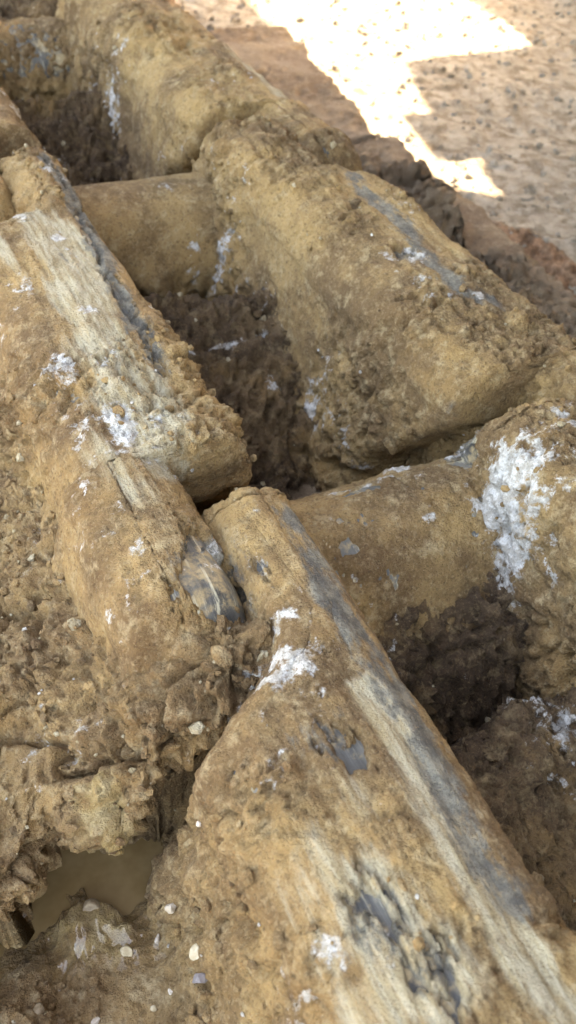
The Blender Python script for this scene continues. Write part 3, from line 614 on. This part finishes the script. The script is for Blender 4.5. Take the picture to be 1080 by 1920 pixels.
stone('stone', 'flat grey slate chip lying alone in the brown mud at the bottom', 'stone', M_GSTONE, (0.2146, 0.4293, -0.3900), (0.0151, 0.0106, 0.0085), 6, 5, 0.20)
stone('stone', 'flat tan chip above the grey slate chip', 'stone', M_FSTONE, (0.2229, 0.4692, -0.3900), (0.0119, 0.0095, 0.0076), 6, 6, 0.80)
stone('stone', 'brown stone half sunk in the puddle', 'stone', M_BSTONE, (0.1158, 0.6059, -0.4250), (0.0133, 0.0133, 0.0106), 3, 7, 0.10)
stone('pebble', 'thin pinkish white sliver between the puddle and the tan chip', 'pebble', M_WSTONE, (0.1834, 0.5103, -0.4000), (0.0086, 0.0043, 0.0034), 5, 8, 1.00)
stone('pebble', 'tiny cream pebble below the grey slate chip', 'pebble', M_FSTONE, (0.1441, 0.4202, -0.3800), (0.0050, 0.0045, 0.0036), 3, 9, 0.40)
stone('pebble', 'tiny elongated pale pebble left of the grey slate chip', 'pebble', M_WSTONE, (0.1697, 0.4266, -0.3850), (0.0067, 0.0033, 0.0027), 3, 10, 1.40)
stone('pebble', 'small white pebble on the bottom edge of the photo', 'pebble', M_WSTONE, (0.0675, 0.4381, -0.3800), (0.0075, 0.0060, 0.0048), 4, 11, 0.40)
stone('stone', 'dark brown pebble near the lower left corner', 'stone', M_BSTONE, (0.0077, 0.4783, -0.3700), (0.0091, 0.0109, 0.0073), 3, 12, 0.60)
stone('pebble', 'small white pebble on the left flank of the near link', 'pebble', M_WSTONE, (0.2628, 0.5612, -0.2000), (0.0054, 0.0043, 0.0035), 3, 13, 0.60)

# ------------------------------------------------------------------ unseen sheets added on the right and overhead to shade the track
def to_blocker(gxy, xp):
    q = Vector((gxy[0], gxy[1], -0.65)); s_ = (xp - q.x) / SUN.x; q = q + SUN * s_; return (q.y, q.z)
XP = 6.0
def paint_material(name, c, rough):
    k = NT(name); n = k.noise(1.2, 6, 0.7); k.l(k.mix(k.step(n, 0.45, 0.75), c, tuple(x * 0.6 + 0.06 for x in c)), k.b.inputs['Base Color']); k.set('Roughness', rough); return k.m
M_PAINT = paint_material('dusty_yellow_paint', (0.42, 0.25, 0.04), 0.5); M_FRAME = paint_material('dusty_dark_steel', (0.07, 0.065, 0.06), 0.6)
def slab(name, poly, x0, x1, mat, parent):
    bm = bmesh.new(); vs = [bm.verts.new((x0 - XP, y - 2, z_ + 0.65)) for y, z_ in poly]; f = bm.faces.new(vs)
    ex = bmesh.ops.extrude_face_region(bm, geom=[f]); bmesh.ops.translate(bm, verts=[e for e in ex['geom'] if isinstance(e, bmesh.types.BMVert)], vec=(x1 - x0, 0, 0))
    bmesh.ops.triangulate(bm, faces=[q for q in bm.faces if len(q.verts) > 4]); bmesh.ops.recalc_face_normals(bm, faces=bm.faces)
    bmesh.ops.scale(bm, vec=(S, S, S), verts=bm.verts)
    me = bpy.data.meshes.new(name); bm.to_mesh(me); bm.free(); me.materials.append(mat); return link(name, me, parent)
shade_root = empty('blocker', (XP, 2, -0.65)); tag(shade_root, 'added out-of-view shelter over the track with a gap letting a stripe of sun through', 'blocker')
up = [to_blocker(q, XP) for q in [(2.567, 2.827), (2.246, 3.066), (2.309, 3.487), (2.613, 5.312), (3.725, 9.757)]]  # sheet edges shaped from the wanted outline of the sun stripe
lo = [to_blocker(q, XP) for q in [(2.572, 2.816), (2.706, 3.158), (2.525, 3.205), (2.630, 3.688), (2.793, 3.683), (2.964, 4.254), (3.564, 4.300), (3.909, 4.364), (4.020, 5.110), (4.928, 6.487), (6.460, 10.542)]]
yA, yB = -14.0, 16.0
top = 3.9
SHADE_X, SHADE_Y = 0.25, -7.0
slab('upper_sheet', [(yA, top), (yA, up[0][1])] + up + [(yB, up[-1][1]), (yB, top)], XP - 0.06, XP, M_PAINT, shade_root)
slab('lower_sheet', [(yA, -0.8), (yA, up[0][1] + 0.02), (up[0][0] - 0.02, up[0][1] + 0.02)] + lo + [(yB, lo[-1][1]), (yB, -0.8)], XP + 0.003, XP + 0.06, M_FRAME, shade_root)
bm = bmesh.new()                                  # corrugated sheet added overhead to darken the gaps between the rails
cx = np.linspace(SHADE_X, XP + 0.4, 3); cy = np.arange(SHADE_Y, 16.0, 0.11)
rows = [[bm.verts.new(((x - XP) * S, (y - 2) * S, (3.75 + 0.65 + 0.04 * (-1) ** j) * S)) for x in cx] for j, y in enumerate(cy)]
for q, q2 in zip(rows[:-1], rows[1:]):
    for i_ in range(2): bm.faces.new((q[i_], q[i_ + 1], q2[i_ + 1], q2[i_]))
ex = bmesh.ops.extrude_face_region(bm, geom=bm.faces[:]); bmesh.ops.translate(bm, verts=[e for e in ex['geom'] if isinstance(e, bmesh.types.BMVert)], vec=(0, 0, 0.02 * S))
bmesh.ops.recalc_face_normals(bm, faces=bm.faces)
me = bpy.data.meshes.new('shade_sheet'); bm.to_mesh(me); bm.free(); me.materials.append(M_FRAME); link('shade_sheet', me, shade_root)
for yy in (SHADE_Y + 0.3, 7.5, 15.5):
    slab('blocker_post', [(yy, -0.7), (yy + 0.3, -0.7), (yy + 0.3, 3.68), (yy, 3.68)], XP - 0.5, XP - 0.2, M_FRAME, shade_root)
